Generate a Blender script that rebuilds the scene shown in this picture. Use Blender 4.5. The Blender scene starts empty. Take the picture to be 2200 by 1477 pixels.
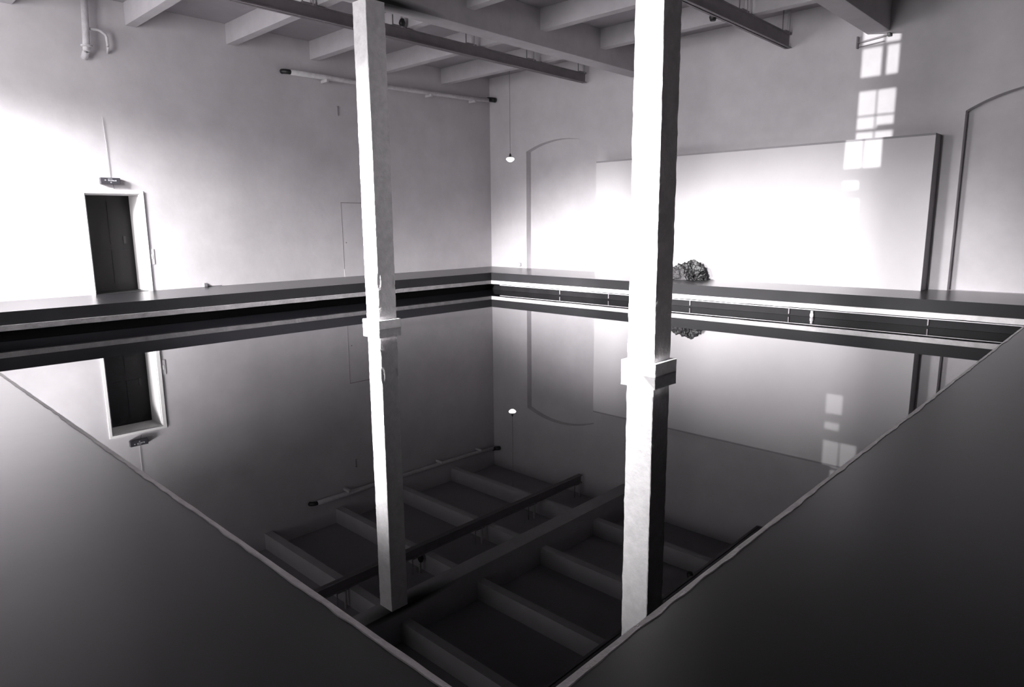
import bpy, bmesh, math, random
from mathutils import Vector, Matrix, noise
random.seed(7)
C = bpy.context.scene.collection
scene = bpy.context.scene
R = math.radians

# ---------------- camera, world, sun, window fill, exposure ----------------
F, PITCH, ROLL, YAW = 1445.454, R(10.111), R(-0.481), R(43.671)
CX, CY, CZ = 15.261, -15.087, 1.33
cam_data = bpy.data.cameras.new('camera')
cam_data.sensor_fit = 'HORIZONTAL'
cam_data.sensor_width = 36.0
cam_data.lens = F / 2200 * 36.0
cam_data.clip_start = 0.05
cam = bpy.data.objects.new('camera', cam_data)
C.objects.link(cam)
fwd = Vector((-math.sin(YAW) * math.cos(PITCH), math.cos(YAW) * math.cos(PITCH), -math.sin(PITCH)))
rt = Vector((math.cos(YAW), math.sin(YAW), 0))
up = rt.cross(fwd)
r2 = rt * math.cos(ROLL) + up * math.sin(ROLL)
u2 = -rt * math.sin(ROLL) + up * math.cos(ROLL)
m = Matrix((r2, u2, -fwd)).transposed().to_4x4()
m.translation = Vector((CX, CY, CZ))
cam.matrix_world = m
scene.camera = cam

world = bpy.data.worlds.new('world')
scene.world = world
world.use_nodes = True
world.node_tree.nodes['Background'].inputs[0].default_value = (0.75, 0.74, 0.78, 1)
world.node_tree.nodes['Background'].inputs[1].default_value = 0.6

def sun_light():
    d = bpy.data.lights.new('low_sun', 'SUN')
    d.energy = SUN_E
    d.angle = R(0.25)
    o = bpy.data.objects.new('low_sun', d)
    C.objects.link(o)
    v = Vector((SUN_S, 1.0, -math.tan(R(SUN_EL))))
    o.rotation_euler = (-v).to_track_quat('Z', 'Y').to_euler()
    return o

def window_fill(x, z, w, h, tilt, spread, power, yaw=0.0, y=-15.83):
    d = bpy.data.lights.new('window_daylight', 'AREA')
    d.shape = 'RECTANGLE'
    d.size, d.size_y = w, h
    d.energy = power
    d.spread = R(spread)
    d.color = (1.0, 0.985, 1.0)
    o = bpy.data.objects.new('window_daylight', d)
    C.objects.link(o)
    v = Vector((math.sin(R(yaw)) * math.cos(R(tilt)), math.cos(R(yaw)) * math.cos(R(tilt)), -math.sin(R(tilt))))
    o.rotation_euler = (-v).to_track_quat('Z', 'Y').to_euler()
    o.location = (x, y, z)
    return o

SUN_E, SUN_S, SUN_EL = 3.8, 0.12, 1.0
sun_light()
# area lamps added inside the unseen windows behind the camera, placed as fill
window_fill(1.8, 3.2, 1.5, 3.4, 0, 175, 130, yaw=-5)
window_fill(4.3, 3.2, 2.0, 3.4, 3, 175, 290, yaw=0)
window_fill(10.25, 3.3, 1.4, 3.2, 5, 72, 110)
window_fill(1.8, 4.0, 1.5, 1.2, 38, 64, 540, yaw=-14)  # this and the next tilted lamps are added to boost the lower walls
window_fill(4.3, 4.3, 2.0, 1.2, 27, 44, 900, yaw=0)
window_fill(4.3, 4.3, 2.0, 1.2, 26, 44, 420, yaw=18)
window_fill(10.1, 4.3, 1.4, 1.2, 27, 45, 380, yaw=-3)

scene.view_settings.view_transform = 'Standard'
scene.view_settings.look = 'None'
scene.view_settings.gamma = 1
scene.view_settings.use_curve_mapping = False
scene.view_settings.exposure = 0.0

# ---------------- materials ----------------
def mat(name, col, rough=0.8, bump=0.0, scale=8.0, var=0.0, vscale=1.5, spec=0.5, metal=0.0, coat=0.0, ior=1.5, stretch=(1, 1, 1), detail=6):
    m = bpy.data.materials.new(name)
    m.use_nodes = True
    nt = m.node_tree
    b = nt.nodes['Principled BSDF']
    b.inputs['Base Color'].default_value = (*col, 1)
    b.inputs['Roughness'].default_value = rough
    b.inputs['Specular IOR Level'].default_value = spec
    b.inputs['Metallic'].default_value = metal
    b.inputs['IOR'].default_value = ior
    b.inputs['Coat Weight'].default_value = coat
    tc = nt.nodes.new('ShaderNodeTexCoord')
    mp = nt.nodes.new('ShaderNodeMapping')
    mp.inputs['Scale'].default_value = stretch
    nt.links.new(tc.outputs['Object'], mp.inputs['Vector'])
    if var > 0:
        n = nt.nodes.new('ShaderNodeTexNoise')
        n.inputs['Scale'].default_value = vscale
        n.inputs['Detail'].default_value = detail
        n.inputs['Roughness'].default_value = 0.65
        nt.links.new(mp.outputs['Vector'], n.inputs['Vector'])
        r = nt.nodes.new('ShaderNodeValToRGB')
        r.color_ramp.elements[0].position = 0.3
        r.color_ramp.elements[1].position = 0.7
        r.color_ramp.elements[0].color = (*[c * (1 - var) for c in col], 1)
        r.color_ramp.elements[1].color = (*[min(1, c * (1 + var * 0.4)) for c in col], 1)
        nt.links.new(n.outputs['Fac'], r.inputs['Fac'])
        nt.links.new(r.outputs['Color'], b.inputs['Base Color'])
    if bump > 0:
        n2 = nt.nodes.new('ShaderNodeTexNoise')
        n2.inputs['Scale'].default_value = scale
        n2.inputs['Detail'].default_value = 8
        nt.links.new(mp.outputs['Vector'], n2.inputs['Vector'])
        bp = nt.nodes.new('ShaderNodeBump')
        bp.inputs['Strength'].default_value = bump
        bp.inputs['Distance'].default_value = 0.02
        nt.links.new(n2.outputs['Fac'], bp.inputs['Height'])
        nt.links.new(bp.outputs['Normal'], b.inputs['Normal'])
    return m

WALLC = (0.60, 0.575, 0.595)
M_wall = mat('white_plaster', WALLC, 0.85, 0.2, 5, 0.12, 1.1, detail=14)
M_col = mat('white_painted_render', (0.89, 0.87, 0.88), 0.8, 0.8, 16, 0.16, 7)
M_brick = mat('soot_dark_brick', (0.14, 0.13, 0.135), 0.9, 0.4, 6, 0.2, 2)  # for the unseen walls, set dark to cut bounce light
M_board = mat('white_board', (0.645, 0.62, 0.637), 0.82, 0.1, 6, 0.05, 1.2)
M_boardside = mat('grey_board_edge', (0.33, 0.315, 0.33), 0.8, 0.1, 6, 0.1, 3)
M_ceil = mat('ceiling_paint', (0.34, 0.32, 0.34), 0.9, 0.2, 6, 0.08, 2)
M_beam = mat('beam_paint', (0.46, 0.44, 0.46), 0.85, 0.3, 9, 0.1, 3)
# dark patch painted on the further beam, beside its column
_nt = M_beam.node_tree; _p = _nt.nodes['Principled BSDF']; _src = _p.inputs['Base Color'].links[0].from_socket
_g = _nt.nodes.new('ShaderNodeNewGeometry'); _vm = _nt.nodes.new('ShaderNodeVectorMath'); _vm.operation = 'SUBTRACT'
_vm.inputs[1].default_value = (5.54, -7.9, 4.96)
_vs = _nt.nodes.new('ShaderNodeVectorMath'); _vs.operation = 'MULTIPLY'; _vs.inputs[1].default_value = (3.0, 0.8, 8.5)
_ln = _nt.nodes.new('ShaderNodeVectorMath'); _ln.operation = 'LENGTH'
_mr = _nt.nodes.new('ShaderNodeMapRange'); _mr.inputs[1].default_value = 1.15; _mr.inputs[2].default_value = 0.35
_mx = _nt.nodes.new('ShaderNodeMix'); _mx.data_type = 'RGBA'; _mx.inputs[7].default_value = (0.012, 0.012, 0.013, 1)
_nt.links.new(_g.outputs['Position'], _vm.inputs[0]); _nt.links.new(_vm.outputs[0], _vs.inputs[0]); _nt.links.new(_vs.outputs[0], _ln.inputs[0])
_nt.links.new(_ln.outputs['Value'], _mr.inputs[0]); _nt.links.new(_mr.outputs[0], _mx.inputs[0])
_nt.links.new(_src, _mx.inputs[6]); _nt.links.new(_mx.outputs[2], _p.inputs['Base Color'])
M_rail = mat('grey_rail_paint', (0.24, 0.22, 0.235), 0.7, 0.15, 12, 0.15, 4)
M_floor = mat('dark_floor_paint', (0.009, 0.0086, 0.0098), 0.28, 0.05, 3.0, 0.25, 1.2, spec=0.62)
M_fascia = mat('dark_fascia_paint', (0.014, 0.0135, 0.015), 0.6, 0.1, 6, 0.2, 2, spec=0.2)
M_strip_shaded = mat('grimy_grey_edge', (0.20, 0.19, 0.195), 0.8, 0.3, 20, 0.35, 4)  # shade on the left strip painted in as a darker grey
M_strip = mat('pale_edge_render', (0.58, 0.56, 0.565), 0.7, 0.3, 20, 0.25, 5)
M_arris = mat('bare_plaster_edge', (0.92, 0.88, 0.89), 0.85, 0.4, 30, 0.15, 9)
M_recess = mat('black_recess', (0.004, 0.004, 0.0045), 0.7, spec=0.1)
M_recplate = mat('dark_metal_plate', (0.009, 0.0085, 0.0095), 0.5, 0.1, 6, 0.4, 3, spec=0.12)
M_pipe = mat('painted_pipe', (0.6, 0.58, 0.6), 0.6, 0.4, 30, 0.2, 8)
M_black = mat('black_rubber', (0.01, 0.01, 0.011), 0.5)
M_dark = mat('dark_door_paint', (0.008, 0.0075, 0.008), 0.5, 0.05, 5, 0.3, 1.5, spec=0.3)
M_white = mat('white_gloss_paint', (0.82, 0.80, 0.80), 0.5, 0.1, 12)
M_line = mat('joint_line', (0.22, 0.2, 0.21), 0.9)
M_sign = mat('dark_sign_face', (0.045, 0.042, 0.05), 0.4)
M_mark = mat('pale_sign_mark', (0.5, 0.5, 0.53), 0.6)
M_metal = mat('dull_metal', (0.35, 0.34, 0.36), 0.4, metal=0.6)
M_sunblock = mat('milky_glass', (0.85, 0.85, 0.88), 0.3)
M_bag = mat('crumpled_dark_plastic', (0.006, 0.0055, 0.006), 0.5, 0.6, 18, 0.7, 7)
M_bagp = mat('grey_crumpled_sheet', (0.035, 0.032, 0.035), 0.6, 0.8, 22, 0.6, 9)
M_water = mat('still_dark_liquid', (0.0035, 0.0033, 0.004), 0.0, ior=1.5)
M_bulb = bpy.data.materials.new('lit_bulb')
M_bulb.use_nodes = True
_b = M_bulb.node_tree.nodes['Principled BSDF']
_b.inputs['Base Color'].default_value = (0.9, 0.9, 0.9, 1)
_b.inputs['Emission Color'].default_value = (1, 0.98, 0.97, 1)
_b.inputs['Emission Strength'].default_value = 4.0

# ---------------- helpers ----------------
def obj(name, bm, m, parent=None, smooth=False, mats=None):
    bmesh.ops.recalc_face_normals(bm, faces=bm.faces)
    me = bpy.data.meshes.new(name)
    bm.to_mesh(me)
    bm.free()
    for q in (mats or [m]):
        me.materials.append(q)
    if smooth:
        for p in me.polygons:
            p.use_smooth = True
    o = bpy.data.objects.new(name, me)
    C.objects.link(o)
    if parent is not None:
        o.parent = parent
        o.matrix_parent_inverse = Matrix.Translation(-parent.location)
    return o

def box(bm, x0, x1, y0, y1, z0, z1, mi=0, bev=0.0):
    r = bmesh.ops.create_cube(bm, size=1)
    for v in r['verts']:
        v.co = Vector(((x0 + x1) / 2 + v.co.x * (x1 - x0), (y0 + y1) / 2 + v.co.y * (y1 - y0), (z0 + z1) / 2 + v.co.z * (z1 - z0)))
    fs = {f for v in r['verts'] for f in v.link_faces}
    for f in fs:
        f.material_index = mi
    if bev > 0:
        es = list({e for v in r['verts'] for e in v.link_edges})
        bmesh.ops.bevel(bm, geom=es, offset=bev, segments=2, affect='EDGES', profile=0.6)
    return bm

def bx(*a, **k):
    return box(bmesh.new(), *a, **k)

def tube(bm, pts, r, seg=12, cap=True):
    pts = [Vector(p) for p in pts]
    rings = []
    for i, p in enumerate(pts):
        t = (pts[min(i + 1, len(pts) - 1)] - pts[max(i - 1, 0)]).normalized()
        a = Vector((0, 0, 1)) if abs(t.z) < 0.9 else Vector((1, 0, 0))
        u = t.cross(a).normalized(); w = t.cross(u)
        rr = r[i] if isinstance(r, (list, tuple)) else r
        rings.append([bm.verts.new(p + u * rr * math.cos(2 * math.pi * k / seg) + w * rr * math.sin(2 * math.pi * k / seg)) for k in range(seg)])
    for a, b in zip(rings, rings[1:]):
        for k in range(seg):
            bm.faces.new((a[k], a[(k + 1) % seg], b[(k + 1) % seg], b[k]))
    if cap:
        bm.faces.new(rings[0][::-1]); bm.faces.new(rings[-1])
    return bm

def arc(pts, n=6):
    """round the interior corners of a polyline"""
    out = [Vector(pts[0])]
    for a, b, c in zip(pts, pts[1:], pts[2:]):
        a, b, c = Vector(a), Vector(b), Vector(c)
        d = min((a - b).length, (c - b).length) * 0.35
        p, q = b + (a - b).normalized() * d, b + (c - b).normalized() * d
        for i in range(n + 1):
            t = i / n
            out.append(p * (1 - t) ** 2 + b * 2 * t * (1 - t) + q * t * t)
    out.append(Vector(pts[-1]))
    return out

def lathe(bm, c, prof, seg=24):
    rings = [[bm.verts.new((c[0] + r * math.cos(2 * math.pi * k / seg), c[1] + r * math.sin(2 * math.pi * k / seg), c[2] + z)) for k in range(seg)] for r, z in prof]
    for a, b in zip(rings, rings[1:]):
        for k in range(seg):
            bm.faces.new((a[k], a[(k + 1) % seg], b[(k + 1) % seg], b[k]))
    bm.faces.new(rings[0]); bm.faces.new(rings[-1])
    return bm

def thing(name, label, cat, loc, group=None):
    o = bpy.data.objects.new(name, None)
    o.empty_display_size = 0.2
    C.objects.link(o)
    o.location = loc
    return tag(o, label, cat, group)

def tag(o, label, cat, group=None):
    o['label'] = label
    o['category'] = cat
    if group:
        o['group'] = group
    return o

def struct(o, label=None, cat=None):
    o['kind'] = 'structure'
    if label: o['label'] = label
    if cat: o['category'] = cat
    return o

# ---------------- dimensions ----------------
XR, YN = 16.1, -15.95            # right wall, wall behind the camera
ZC = 5.66                        # ceiling
PL, PB, PR, PN = 1.966, -1.966, 14.14, -13.947   # pool opening: left, back, right, near
WZ = -0.477                      # liquid level
JZ = 5.24                        # joist underside
BZ = 4.94                        # main beam underside
D0, D1, DH = -11.125, -10.13, 1.99   # door opening in the left wall

# ---------------- room shell ----------------
# left wall with a doorway, 0.66 m thick
bm = bmesh.new()
box(bm, -0.66, 0, D1, 0.5, -1.2, ZC)
box(bm, -0.66, 0, YN - 0.3, D0, -1.2, ZC)
box(bm, -0.66, 0, D0, D1, DH, ZC)
box(bm, -0.66, 0, D0, D1, -1.2, 0)
struct(obj('wall_left', bm, M_wall), 'pale plaster wall on the left with a dark doorway', 'wall')

# back wall with two blind arched recesses
def arch_z(x, x0, x1, zs, zc):
    w = (x1 - x0) / 2; h = zc - zs
    r = (w * w + h * h) / (2 * h)
    d = x - (x0 + x1) / 2
    return zc - r + math.sqrt(r * r - d * d)
NICHES = [(1.50, 4.08, 3.40, 3.66), (12.41, 15.0, 3.30, 3.66)]
ND = 0.20
bm = bmesh.new()
def q(*p):
    vs = [bm.verts.new(v) for v in p]
    bm.faces.new(vs)
xs = [-0.66]
for n_ in NICHES: xs += [n_[0], n_[1]]
xs.append(XR + 0.3)
for a, b in ((xs[0], xs[1]), (xs[2], xs[3]), (xs[4], xs[5])):
    q((a, 0, -1.2), (b, 0, -1.2), (b, 0, ZC), (a, 0, ZC))
for (x0, x1, zs, zc) in NICHES:
    q((x0, 0, -1.2), (x1, 0, -1.2), (x1, 0, 0), (x0, 0, 0))
    N = 28
    for i in range(N):
        a = x0 + (x1 - x0) * i / N; b = x0 + (x1 - x0) * (i + 1) / N
        za, zb = arch_z(a, x0, x1, zs, zc), arch_z(b, x0, x1, zs, zc)
        q((a, 0, za), (b, 0, zb), (b, 0, ZC), (a, 0, ZC))
        q((a, 0, za), (b, 0, zb), (b, ND, zb), (a, ND, za))
        q((a, ND, 0), (b, ND, 0), (b, ND, zb), (a, ND, za))
    q((x0, 0, 0), (x0, 0, zs), (x0, ND, zs), (x0, ND, 0))
    q((x1, 0, 0), (x1, 0, zs), (x1, ND, zs), (x1, ND, 0))
    q((x0, 0, 0), (x1, 0, 0), (x1, ND, 0), (x0, ND, 0))
bmesh.ops.remove_doubles(bm, verts=bm.verts, dist=1e-5)
q((-0.66, 0.5, -1.2), (XR + .3, 0.5, -1.2), (XR + .3, 0.5, ZC), (-0.66, 0.5, ZC))
q((-0.66, 0, ZC), (XR + .3, 0, ZC), (XR + .3, .5, ZC), (-0.66, .5, ZC))
struct(obj('wall_back', bm, M_wall), 'pale plaster wall across the back with blind arches', 'wall')
struct(obj('wall_right', bx(XR, XR + 0.3, YN - 0.3, 0.5, -1.2, ZC), M_brick))

# unseen wall behind the camera: three windows placed for the fill, one tall clear
UNSEEN_WINS = [(1.0, 2.6, 1.2, 5.0), (3.25, 5.35, 1.2, 5.0), (8.58, 9.33, 1.6, 5.36), (9.6, 11.1, 1.2, 5.0)]
bm = bmesh.new()
px = -0.66
for (a, b, z0, z1) in UNSEEN_WINS:
    box(bm, px, a, YN - 0.3, YN, -1.2, ZC)
    box(bm, a, b, YN - 0.3, YN, -1.2, z0)
    if z1 < ZC: box(bm, a, b, YN - 0.3, YN, z1, ZC)
    px = b
box(bm, px, XR + 0.3, YN - 0.3, YN, -1.2, ZC)
struct(obj('wall_front', bm, M_brick))
for i, (a, b, z0, z1) in enumerate(UNSEEN_WINS):
    bm = bmesh.new()
    y0, y1 = YN - 0.17, YN - 0.12
    if i == 2:
        w = b - a
        box(bm, a, a + .04, y0, y1, z0, z1); box(bm, b - .04, b, y0, y1, z0, z1)
        box(bm, a + .60 * w - .045, a + .60 * w + .045, y0, y1, 4.42, 4.96)
        box(bm, a + .58 * w - .018, a + .58 * w + .018, y0, y1, 4.96, z1)
        box(bm, a + .5 * w - .011, a + .5 * w + .011, y0, y1, 2.02, 4.15)
        box(bm, a, b, y0, y1, 4.96, 5.02); box(bm, a, b, y0, y1, 4.15, 4.42)
        box(bm, a, b, y0, y1, 3.655, 3.688); box(bm, a, b, y0, y1, 3.36, 3.42)
        box(bm, a + .55 * w, b, y0, y1, 3.42, 3.48); box(bm, a, b, y0, y1, 2.38, 2.63)
        box(bm, a + .45 * w, b, y0, y1, 2.22, 2.38); box(bm, a, b, y0, y1, 2.02, 2.22)
        box(bm, a + .5 * w, b, y0, y1, z0, 2.02)
    else:
        for k in range(5):
            xx = a + (b - a) * k / 4
            box(bm, xx - .025, xx + .025, y0, y1, z0, z1)
        for k in range(6):
            zz = z0 + (z1 - z0) * k / 5
            box(bm, a, b, y0, y1, zz - .025, zz + .025)
    o = struct(obj('window_%d' % (i + 1), bm, M_white))
    if i != 2:
        obj('window_pane', bx(a, b, YN - 0.16, YN - 0.15, z0, z1), M_sunblock, o)  # opaque pane added to keep the sun out of this window

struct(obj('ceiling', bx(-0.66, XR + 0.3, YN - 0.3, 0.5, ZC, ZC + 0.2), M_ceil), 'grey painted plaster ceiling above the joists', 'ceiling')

# floor deck around the pool: top, dark fascia, recess under it
bm = bmesh.new()
T = -0.215
def ring(bm, z0, z1, inset, mi, outer=True):
    # four slabs round the opening; inset > 0 sets the inner face back from the edge
    l, b_, r, n = PL - inset, PB + inset, PR + inset, PN - inset
    box(bm, 0, l, YN, 0, z0, z1, mi)
    box(bm, r, XR, YN, 0, z0, z1, mi)
    box(bm, l, r, b_, 0, z0, z1, mi)
    box(bm, l, r, YN, n, z0, z1, mi)
ring(bm, T, 0.0, 0.0, 0)
fl = obj('floor', bm, M_floor, mats=[M_floor, M_fascia])
for p in fl.data.polygons:
    if abs(p.normal.z) < 0.5: p.material_index = 1
struct(fl, 'dark painted floor deck running round the sunken pool', 'floor')
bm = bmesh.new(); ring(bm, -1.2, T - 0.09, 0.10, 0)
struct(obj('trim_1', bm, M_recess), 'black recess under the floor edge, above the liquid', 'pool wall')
def strip(n, x0, x1, y0, y1, lab):
    bm = bmesh.new()
    L = max(x1 - x0, y1 - y0); seg = int(L / 0.12)
    alongx = (x1 - x0) > (y1 - y0)
    rings = []
    for i in range(seg + 1):
        t = i / seg
        j = 0.006 * noise.noise(Vector((t * L * 2.2, n * 7.1, 0)))
        k = 0.004 * noise.noise(Vector((t * L * 5, n * 3.3, 5)))
        if alongx:
            x = x0 + t * L
            rings.append([bm.verts.new(v) for v in ((x, y0 + k, T - .09 + j), (x, y1, T - .09 + j), (x, y1, T), (x, y0 + k, T))])
        else:
            y = y0 + t * L
            rings.append([bm.verts.new(v) for v in ((x1 + k, y, T - .09 + j), (x0, y, T - .09 + j), (x0, y, T), (x1 + k, y, T))])
    for a, b in zip(rings, rings[1:]):
        for s in range(4):
            bm.faces.new((a[s], a[(s + 1) % 4], b[(s + 1) % 4], b[s]))
    bm.faces.new(rings[0]); bm.faces.new(rings[-1][::-1])
    struct(obj('trim_%d' % n, bm, M_strip if n == 2 else M_strip_shaded), lab, 'trim')
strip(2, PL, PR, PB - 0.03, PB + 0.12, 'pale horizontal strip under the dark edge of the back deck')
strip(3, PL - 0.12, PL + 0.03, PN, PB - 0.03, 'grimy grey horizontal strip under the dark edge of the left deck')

# bare plaster arris along the two near pool edges
def arris(n, along, lab):
    bm = bmesh.new()
    L = (PR - PL) if along == 'x' else (PB - PN)
    seg = 420; rings = []
    for i in range(seg + 1):
        s = L * i / seg
        w = 0.024 + 0.010 * noise.noise(Vector((s * 2.3, n, 0))) + 0.008 * noise.noise(Vector((s * 9, n, 4)))
        e = 0.003 * noise.noise(Vector((s * 6, n, 9)))
        h = 0.004
        if along == 'x':
            x = PL + s
            pr = [(x, PN + .004 + e, h - .004), (x, PN + .004 + e, T), (x, PN - .012, T), (x, PN - w, 0.001), (x, PN - w + .003, h)]
        else:
            y = PN + s
            pr = [(PR - .004 + e, y, h - .004), (PR - .004 + e, y, T), (PR + .012, y, T), (PR + w, y, 0.001), (PR + w - .003, y, h)]
        rings.append([bm.verts.new(v) for v in pr])
    for a, b in zip(rings, rings[1:]):
        for s in range(5):
            bm.faces.new((a[s], a[(s + 1) % 5], b[(s + 1) % 5], b[s]))
    bm.faces.new(rings[0]); bm.faces.new(rings[-1][::-1])
    struct(obj('trim_%d' % n, bm, M_arris), lab, 'trim')
arris(4, 'x', 'ragged pale plaster line along the near left pool edge')
arris(5, 'y', 'ragged pale plaster line along the near right pool edge')

# liquid
w = obj('water', bx(PL - .1, PR + .1, PN - .1, PB + .1, -0.9, WZ), M_water)
tag(w, 'still black mirror-like liquid filling the sunken square pool', 'water'); w['kind'] = 'stuff'

# dark metal plate, pipe and brackets in the recess under the back deck
t = thing('overflow_channel', 'dark metal channel with a thin pipe under the white strip of the back deck', 'channel', (8.0, PB + 0.08, WZ))
obj('back_plate', bx(PL + 0.3, PR - .02, PB + 0.05, PB + 0.098, WZ + .002, T - 0.125), M_recplate, t)
obj('pipe', tube(bmesh.new(), [(PL + 0.3, PB + .03, T - .118), (8, PB + .03, T - .12), (PR - .02, PB + .03, T - .118)], 0.009), M_pipe, t)
for xx in (4.4, 5.9, 8.05, 10.18, 12.55):
    bm = bmesh.new(); box(bm, xx - .010, xx + .010, PB + .02, PB + .05, WZ + .03, T - .125, bev=.003)
    obj('bracket', bm, M_rail, t)
bm = lathe(bmesh.new(), (10.62, PB + .02, WZ + .002), [(.03, 0), (.035, .02), (.035, .06), (.025, .075), (.025, .12)])
obj('outlet', bm, M_pipe, t, smooth=False)

# ---------------- columns ----------------
def rough_column(name, x0, y0, s, z0, z1, seed, dents=()):
    bm = bmesh.new()
    nz = 150; side = 6; rings = []
    base = []
    ch = 0.012
    c = [(x0, y0), (x0 + s, y0), (x0 + s, y0 + s), (x0, y0 + s)]
    for i in range(4):
        a, b = Vector(c[i]), Vector(c[(i + 1) % 4])
        d = (b - a).normalized()
        for k in range(side + 1):
            p = a + d * (ch + (s - 2 * ch) * k / side)
            base.append((p, (b - a).length and Vector((d.y, -d.x)), k in (0, side), i))
    for j in range(nz + 1):
        z = z0 + (z1 - z0) * j / nz
        ring_ = []
        for (p, nrm, edge, i) in base:
            amp = 0.011 if edge else 0.005
            off = amp * (noise.noise(Vector((p.x * 5, p.y * 5 + seed, z * 4))) * 0.6 + noise.noise(Vector((p.x * 9, p.y * 9 + seed, z * 15))) * 0.6)
            off -= 0.004
            for (dz, di, amt, wd) in dents:
                if edge and i == di: off -= amt * math.exp(-((z - dz) / wd) ** 2)
            ring_.append(bm.verts.new((p.x + nrm.x * off, p.y + nrm.y * off, z)))
        rings.append(ring_)
    n = len(base)
    for a, b in zip(rings, rings[1:]):
        for k in range(n):
            bm.faces.new((a[k], a[(k + 1) % n], b[(k + 1) % n], b[k]))
    bm.faces.new(rings[0][::-1]); bm.faces.new(rings[-1])
    return bm

def column(x0, y0, s, lab, seed, dents=()):
    t = thing('column', lab, 'column', (x0 + s / 2, y0 + s / 2, WZ - .02))
    obj('shaft', rough_column('shaft', x0, y0, s, WZ - .02, BZ, seed, dents), M_col, t)
    g = 0.055
    bm = rough_column('c', x0 - g, y0 - g, s + 2 * g, WZ - 0.02, WZ + 0.155, seed + 5)
    obj('collar', bm, M_col, t)
    return t
column(5.16, -8.264, 0.385, 'white square column standing in the pool, the further one, left of centre', 1.3, ((0.35, 1, .03, .10), (0.2, 2, .04, .06), (-.1, 1, .01, .05)))
column(10.69, -8.264, 0.385, 'white square column standing in the pool, the nearer one, right of centre', 8.7, ((-.28, 0, .012, .04),))

# ---------------- beams and joists ----------------
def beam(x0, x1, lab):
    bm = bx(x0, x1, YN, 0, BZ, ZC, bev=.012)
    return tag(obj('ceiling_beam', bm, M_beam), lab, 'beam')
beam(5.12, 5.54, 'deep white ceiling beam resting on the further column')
beam(10.62, 11.02, 'deep white ceiling beam over the nearer column, ending above the sunlit patch')
JY = [-1.92, -3.99, -6.04, -8.06, -10.07, -12.1]
ordn = ['nearest the back wall', 'second from the back wall', 'third from the back wall', 'fourth from the back wall', 'fifth from the back wall', 'sixth from the back wall']
for bay, (x0, x1, nm) in enumerate(((0, 5.12, 'between the left wall and the further beam'), (5.54, 10.62, 'between the two deep beams'))):
    for i, y in enumerate(JY):
        bm = bx(x0, x1, y, y + 0.2, JZ, ZC, bev=.008)
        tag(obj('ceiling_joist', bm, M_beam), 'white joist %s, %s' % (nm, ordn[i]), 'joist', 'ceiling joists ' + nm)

# ---------------- hanging rails ----------------
def hanging_rail(x, z0, z1, yend, rods, lab, extra=(), yb=YN, sx=.04, sz=.02):
    t = thing('hanging_rail', lab, 'rail', (x, yend, z0))
    bm = bmesh.new()
    box(bm, x - .012, x + .012, yb, yend, z0, z1)
    box(bm, x - .07, x + .07, yb, yend, z0, z0 + .018)
    box(bm, x - .05, x + .05, yb, yend, z1 - .016, z1)
    obj('channel', bm, M_rail, t)
    for y in rods:
        obj('hanger_rod', tube(bmesh.new(), [(x - .03, y, z1 - .01), (x - .03, y, ZC)], .012, 8), M_rail, t)
        obj('hanger_tube', tube(bmesh.new(), [(x + .03, y + .16, z1 - .01), (x + .03, y + .16, ZC)], .032, 10), M_beam, t)
        obj('clamp', bx(x - .06, x + .06, y - .05, y + .24, z1 - .005, z1 + .025, bev=.006), M_rail, t)
    for y in extra:
        bm = tube(bmesh.new(), [(x + sx, y, z1 + sz), (x + sx, y, z1 + sz + .06), (x + sx, y, z1 + sz + .14)], [.05, .07, .045], 14)
        obj('trolley', bm, M_black, t, smooth=True)
    return t
hanging_rail(3.72, 4.99, 5.225, -0.12, [-.36, -2.37, -4.35, -6.33, -8.31, -10.3], 'grey hanging rail under the joists, left of the further beam', (-6.15,))
hanging_rail(9.08, 4.94, 5.225, -0.05, [-.32, -2.33, -4.3, -6.3, -8.3], 'grey hanging rail between the two deep beams, right of the nearer column', (-3.2,), yb=-11.0, sx=-.10, sz=-.33)

# ---------------- left wall fittings ----------------
# door
dr = bmesh.new()
box(dr, 0, .022, D0 - .05, D0, 0, DH + .05); box(dr, 0, .022, D1, D1 + .075, 0, DH + .05); box(dr, 0, .022, D0, D1, DH, DH + .05)
box(dr, -.60, 0, D1 - .02, D1, 0, DH - .02); box(dr, -.60, 0, D0, D0 + .02, 0, DH - .02); box(dr, -.60, 0, D0, D1, DH - .02, DH)
d = struct(obj('door_1', dr, M_white), 'dark door set deep in a white doorway of the left wall', 'door')
lf = bmesh.new()
box(lf, -.64, -.60, D0 + .0, D1, 0.0, DH)
for (a, b, c_, e) in ((.12, .46, .15, .85), (.54, .88, .15, .85), (.12, .46, 1.0, 1.85), (.54, .88, 1.0, 1.85)):
    box(lf, -.60, -.592, D0 + a, D0 + b, c_, e)
leaf = obj('door_leaf', lf, M_dark, d)
obj('keyhole_plate', bx(-.592, -.58, D1 - .21, D1 - .16, .98, 1.14, bev=.003), M_black, leaf)
bm = bmesh.new(); box(bm, 0, .004, D1 + .075, D1 + .088, 0, DH + .06)
obj('casing_joint', bm, M_line, d)
obj('threshold', bx(-.60, .0, D0 + .0, D1, -.01, .006), M_dark, d)
# switch
t = thing('wall_switch', 'narrow white switch plate on the left wall, right of the doorway', 'switch', (0, -10.0, .55))
obj('plate', bx(0, .006, -10.045, -9.965, .55, .87), M_pipe, t)
obj('rocker', bx(.006, .010, -10.015, -9.985, .66, .76, bev=.003), M_white, t)
obj('plate_edge', bx(0, .0075, -9.965, -9.957, .56, .87), M_line, t)
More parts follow.
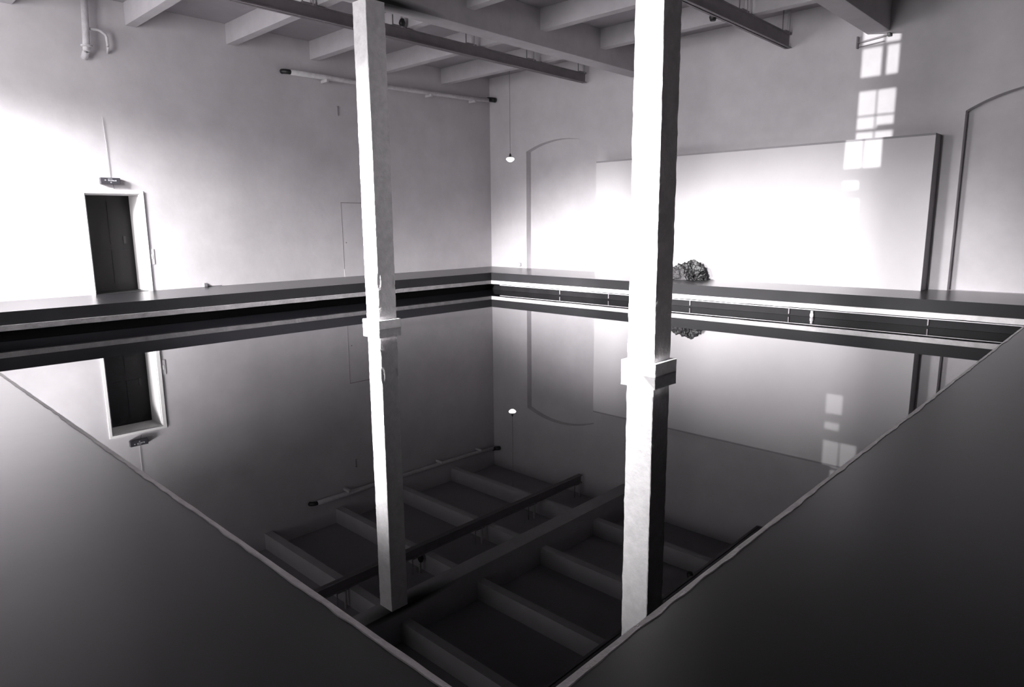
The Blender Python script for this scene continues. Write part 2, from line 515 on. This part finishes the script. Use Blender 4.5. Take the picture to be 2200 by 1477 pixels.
# exit sign
t = thing('exit_sign_box', 'small dark sign box fixed to the left wall above the doorway', 'sign', (0, -10.66, 2.165))
obj('housing', bx(0, .09, -10.83, -10.48, 2.165, 2.29, bev=.008), M_sign, t)
bm = bmesh.new()
box(bm, .0895, .0902, -10.765, -10.54, 2.222, 2.275)
box(bm, .09, .0925, -10.76, -10.735, 2.232, 2.25)
for k in range(7):
    box(bm, .09, .0925, -10.70 + k * .022, -10.684 + k * .022, 2.226 - k * .0008, 2.248 - (k % 3) * .004)
for k in range(4):
    box(bm, .09, .0925, -10.70 + k * .02, -10.686 + k * .02, 2.258, 2.27)
for f in bm.faces:
    if max(v.co.x for v in f.verts) < .0905: f.material_index = 1
obj('lettering', bm, M_mark, t, mats=[M_mark, M_sign])
bm = bmesh.new()
box(bm, .09, .0925, -10.655, -10.645, 2.185, 2.21); box(bm, .09, .0925, -10.665, -10.635, 2.192, 2.203)
obj('arrow', bm, M_mark, t)
obj('pull_cord', tube(bmesh.new(), [(.02, -10.6, 2.17), (.02, -10.585, 2.08)], .004, 6), M_sign, t)
tag(obj('wall_conduit', tube(bmesh.new(), [(.012, -10.64, 2.29), (.012, -10.64, 2.9), (.012, -10.66, 3.45)], .004, 8), M_wall),
    'thin painted conduit rising from the dark sign box up the left wall', 'conduit')
# upper pipes
t = thing('wall_drainpipe', 'thick painted pipe high on the left wall, ending in a collar above the doorway', 'pipe', (.14, -10.84, 4.5))
obj('pipe', tube(bmesh.new(), arc([(.16, -10.78, ZC), (.16, -10.83, 4.78), (.15, -10.84, 4.62), (.03, -10.86, 4.5)]), .062, 18), M_pipe, t, smooth=True)
obj('collar', lathe(bmesh.new(), (.16, -10.83, 4.68), [(.06, 0), (.10, .01), (.10, .035), (.06, .045)]), M_pipe, t)
bm = tube(bmesh.new(), arc([(.15, -10.77, 5.02), (.15, -10.58, 5.03), (.14, -10.47, 4.96), (.14, -10.46, 4.74), (.03, -10.44, 4.66)]), .026, 12)
obj('branch_pipe', bm, M_pipe, t, smooth=True)
# long horizontal pipe
t = thing('horizontal_pipe', 'long painted pipe running under the joists on the left wall into the corner', 'pipe', (.17, -4, 4.85))
obj('pipe', tube(bmesh.new(), [(.17, -6.66, 4.84), (.17, -5, 4.86), (.17, -3, 4.90), (.17, -1.2, 4.94), (.17, -.18, 4.99)], .06, 16), M_pipe, t, smooth=True)
obj('black_end', tube(bmesh.new(), arc([(.014, -6.80, 4.86), (.06, -6.79, 4.86), (.14, -6.72, 4.85), (.17, -6.60, 4.842)]), .054, 14), M_black, t, smooth=True)
obj('black_elbow', tube(bmesh.new(), arc([(.17, -.24, 5.0), (.19, -.12, 5.01), (.25, -.10, 5.0), (.33, -.09, 4.98)]), .07, 14), M_black, t, smooth=True)
for yy in (-5.75, -2.5, -.85):
    bm = bx(.004, .28, yy - .03, yy + .03, 4.985 + yy * .022 - .125, 4.985 + yy * .022 - .055, bev=.008)
    obj('pipe_bracket', bm, M_pipe, t)
# flush hatch in left wall
t = thing('flush_wall_hatch', 'flush plastered hatch with a fine dark outline, left wall behind the further column', 'hatch', (0, -4.9, 0))
obj('panel', bx(0, .006, -5.385, -4.35, 0, 1.885), M_wall, t)
bm = bmesh.new(); box(bm, 0, .012, -5.40, -4.35, 1.885, 1.90); box(bm, 0, .009, -5.395, -5.385, .2, 1.885)
obj('outline_joint', bm, M_line, t)
obj('keyhole', tube(bmesh.new(), [(.004, -5.29, .88), (.01, -5.29, .88)], .018, 12), M_line, t)
# hook
bm = bmesh.new(); box(bm, 0, .02, -5.345, -5.325, 4.03, 4.25); box(bm, 0, .05, -5.36, -5.33, 4.235, 4.25)
tag(obj('wall_hook', bm, M_rail), 'small dark metal hook high on the left wall beside the further column', 'hook')
# sockets at floor level
t = thing('floor_socket', 'small grey socket box low on the left wall, right of the doorway', 'socket', (0.03, -8.97, 0))
obj('box', bx(0, .05, -9.0, -8.93, .0, .09, bev=.006), M_metal, t)
obj('cable', tube(bmesh.new(), [(.02, -8.93, .02), (.02, -8.8, .012), (.02, -8.6, .012)], .008, 6), M_line, t)
t = thing('wall_socket', 'small grey socket box low on the back wall, left of the first arch', 'socket', (1.24, -.02, .06))
obj('box', bx(1.2, 1.29, -.04, 0, .05, .16, bev=.006), M_metal, t)
obj('cover', bx(1.215, 1.275, -.046, -.04, .065, .145, bev=.002), M_pipe, t)
# plaster scars on left wall
# ---------------- back wall fittings ----------------
BX0, BX1, BD, BH = 4.36, 12.06, 0.42, 2.87
t = thing('display_partition', 'long white boxed-out display panel standing against the back wall', 'panel', ((BX0 + BX1) / 2, -BD / 2, 0))
obj('front_panel', bx(BX0, BX1, -BD, -BD + .03, 0, BH), M_board, t)
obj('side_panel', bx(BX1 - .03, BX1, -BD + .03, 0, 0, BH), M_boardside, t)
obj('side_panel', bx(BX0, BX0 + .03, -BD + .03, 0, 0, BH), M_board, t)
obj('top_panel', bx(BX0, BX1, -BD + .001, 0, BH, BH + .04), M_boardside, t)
# bracket under the right beam
t = thing('bar_bracket', 'thin metal bar bracket on the back wall in the sunlit patch', 'bracket', (10.75, -.02, 4.8))
obj('bar', tube(bmesh.new(), [(10.46, -.08, 4.80), (11.03, -.08, 4.86)], .009, 8), M_rail, t)
obj('bar', tube(bmesh.new(), [(10.46, -.05, 4.72), (10.95, -.05, 4.76)], .006, 8), M_rail, t)
obj('wall_plate', bx(10.45, 10.475, -.09, 0, 4.70, 4.92), M_rail, t)
obj('end_clamp', bx(11.0, 11.06, -.11, 0, 4.83, 4.89, bev=.008), M_black, t)

# pendant lamp
LX, LY, LZ = 2.34, -1.56, 3.03
t = thing('pendant_lamp', 'lit white globe lamp hanging on a long cord near the back corner', 'lamp', (LX, LY, LZ))
obj('cord', tube(bmesh.new(), [(LX, LY, LZ + .14), (LX, LY, ZC)], .006, 6), M_line, t)
obj('socket', lathe(bmesh.new(), (LX, LY, LZ + .05), [(.03, 0), (.034, .03), (.022, .09), (.01, .11)]), M_black, t)
obj('ceiling_rose', lathe(bmesh.new(), (LX, LY, ZC - .04), [(.02, 0), (.05, .02), (.05, .04)]), M_white, t)
obj('globe', lathe(bmesh.new(), (LX, LY, LZ - .045), [(.01, -.018), (.05, -.01), (.095, .025), (.112, .055), (.098, .085), (.05, .10), (.02, .105)]), M_bulb, t, smooth=True)

# crumpled bundle on back deck
def crumple(cx, cy, rx, ry, rz, seed, sub=4, rough=.28):
    bm = bmesh.new()
    bmesh.ops.create_icosphere(bm, subdivisions=sub, radius=1)
    for v in bm.verts:
        p = v.co.copy()
        n1 = noise.noise(p * 1.6 + Vector((seed, 0, 0)))
        n2 = abs(noise.noise(p * 3.6 + Vector((0, seed, 0))))
        n3 = abs(noise.noise(p * 8 + Vector((0, 0, seed))))
        s = 1 + rough * n1 - rough * 1.1 * n2 + rough * .6 * n3
        z = max(p.z, -0.05) * s
        v.co = Vector((cx + p.x * s * rx, cy + p.y * s * ry, z * rz + 0.05 * rz))
    for v in bm.verts: v.co.z = max(v.co.z, 0.0)
    return bm
t = thing('crumpled_bundle', 'crumpled dark plastic bundle lying on the back deck against the white panel', 'bundle', (7.05, -.78, 0))
obj('plastic_sheet', crumple(7.30, -.72, .47, .24, .37, 3.1, 5, .34), M_bag, t)
obj('grey_wrapping', crumple(7.14, -.87, .30, .15, .28, 9.2, 4, .34), M_bagp, t)
obj('loose_fold', crumple(6.78, -.88, .16, .10, .12, 5.5, 3), M_bag, t)
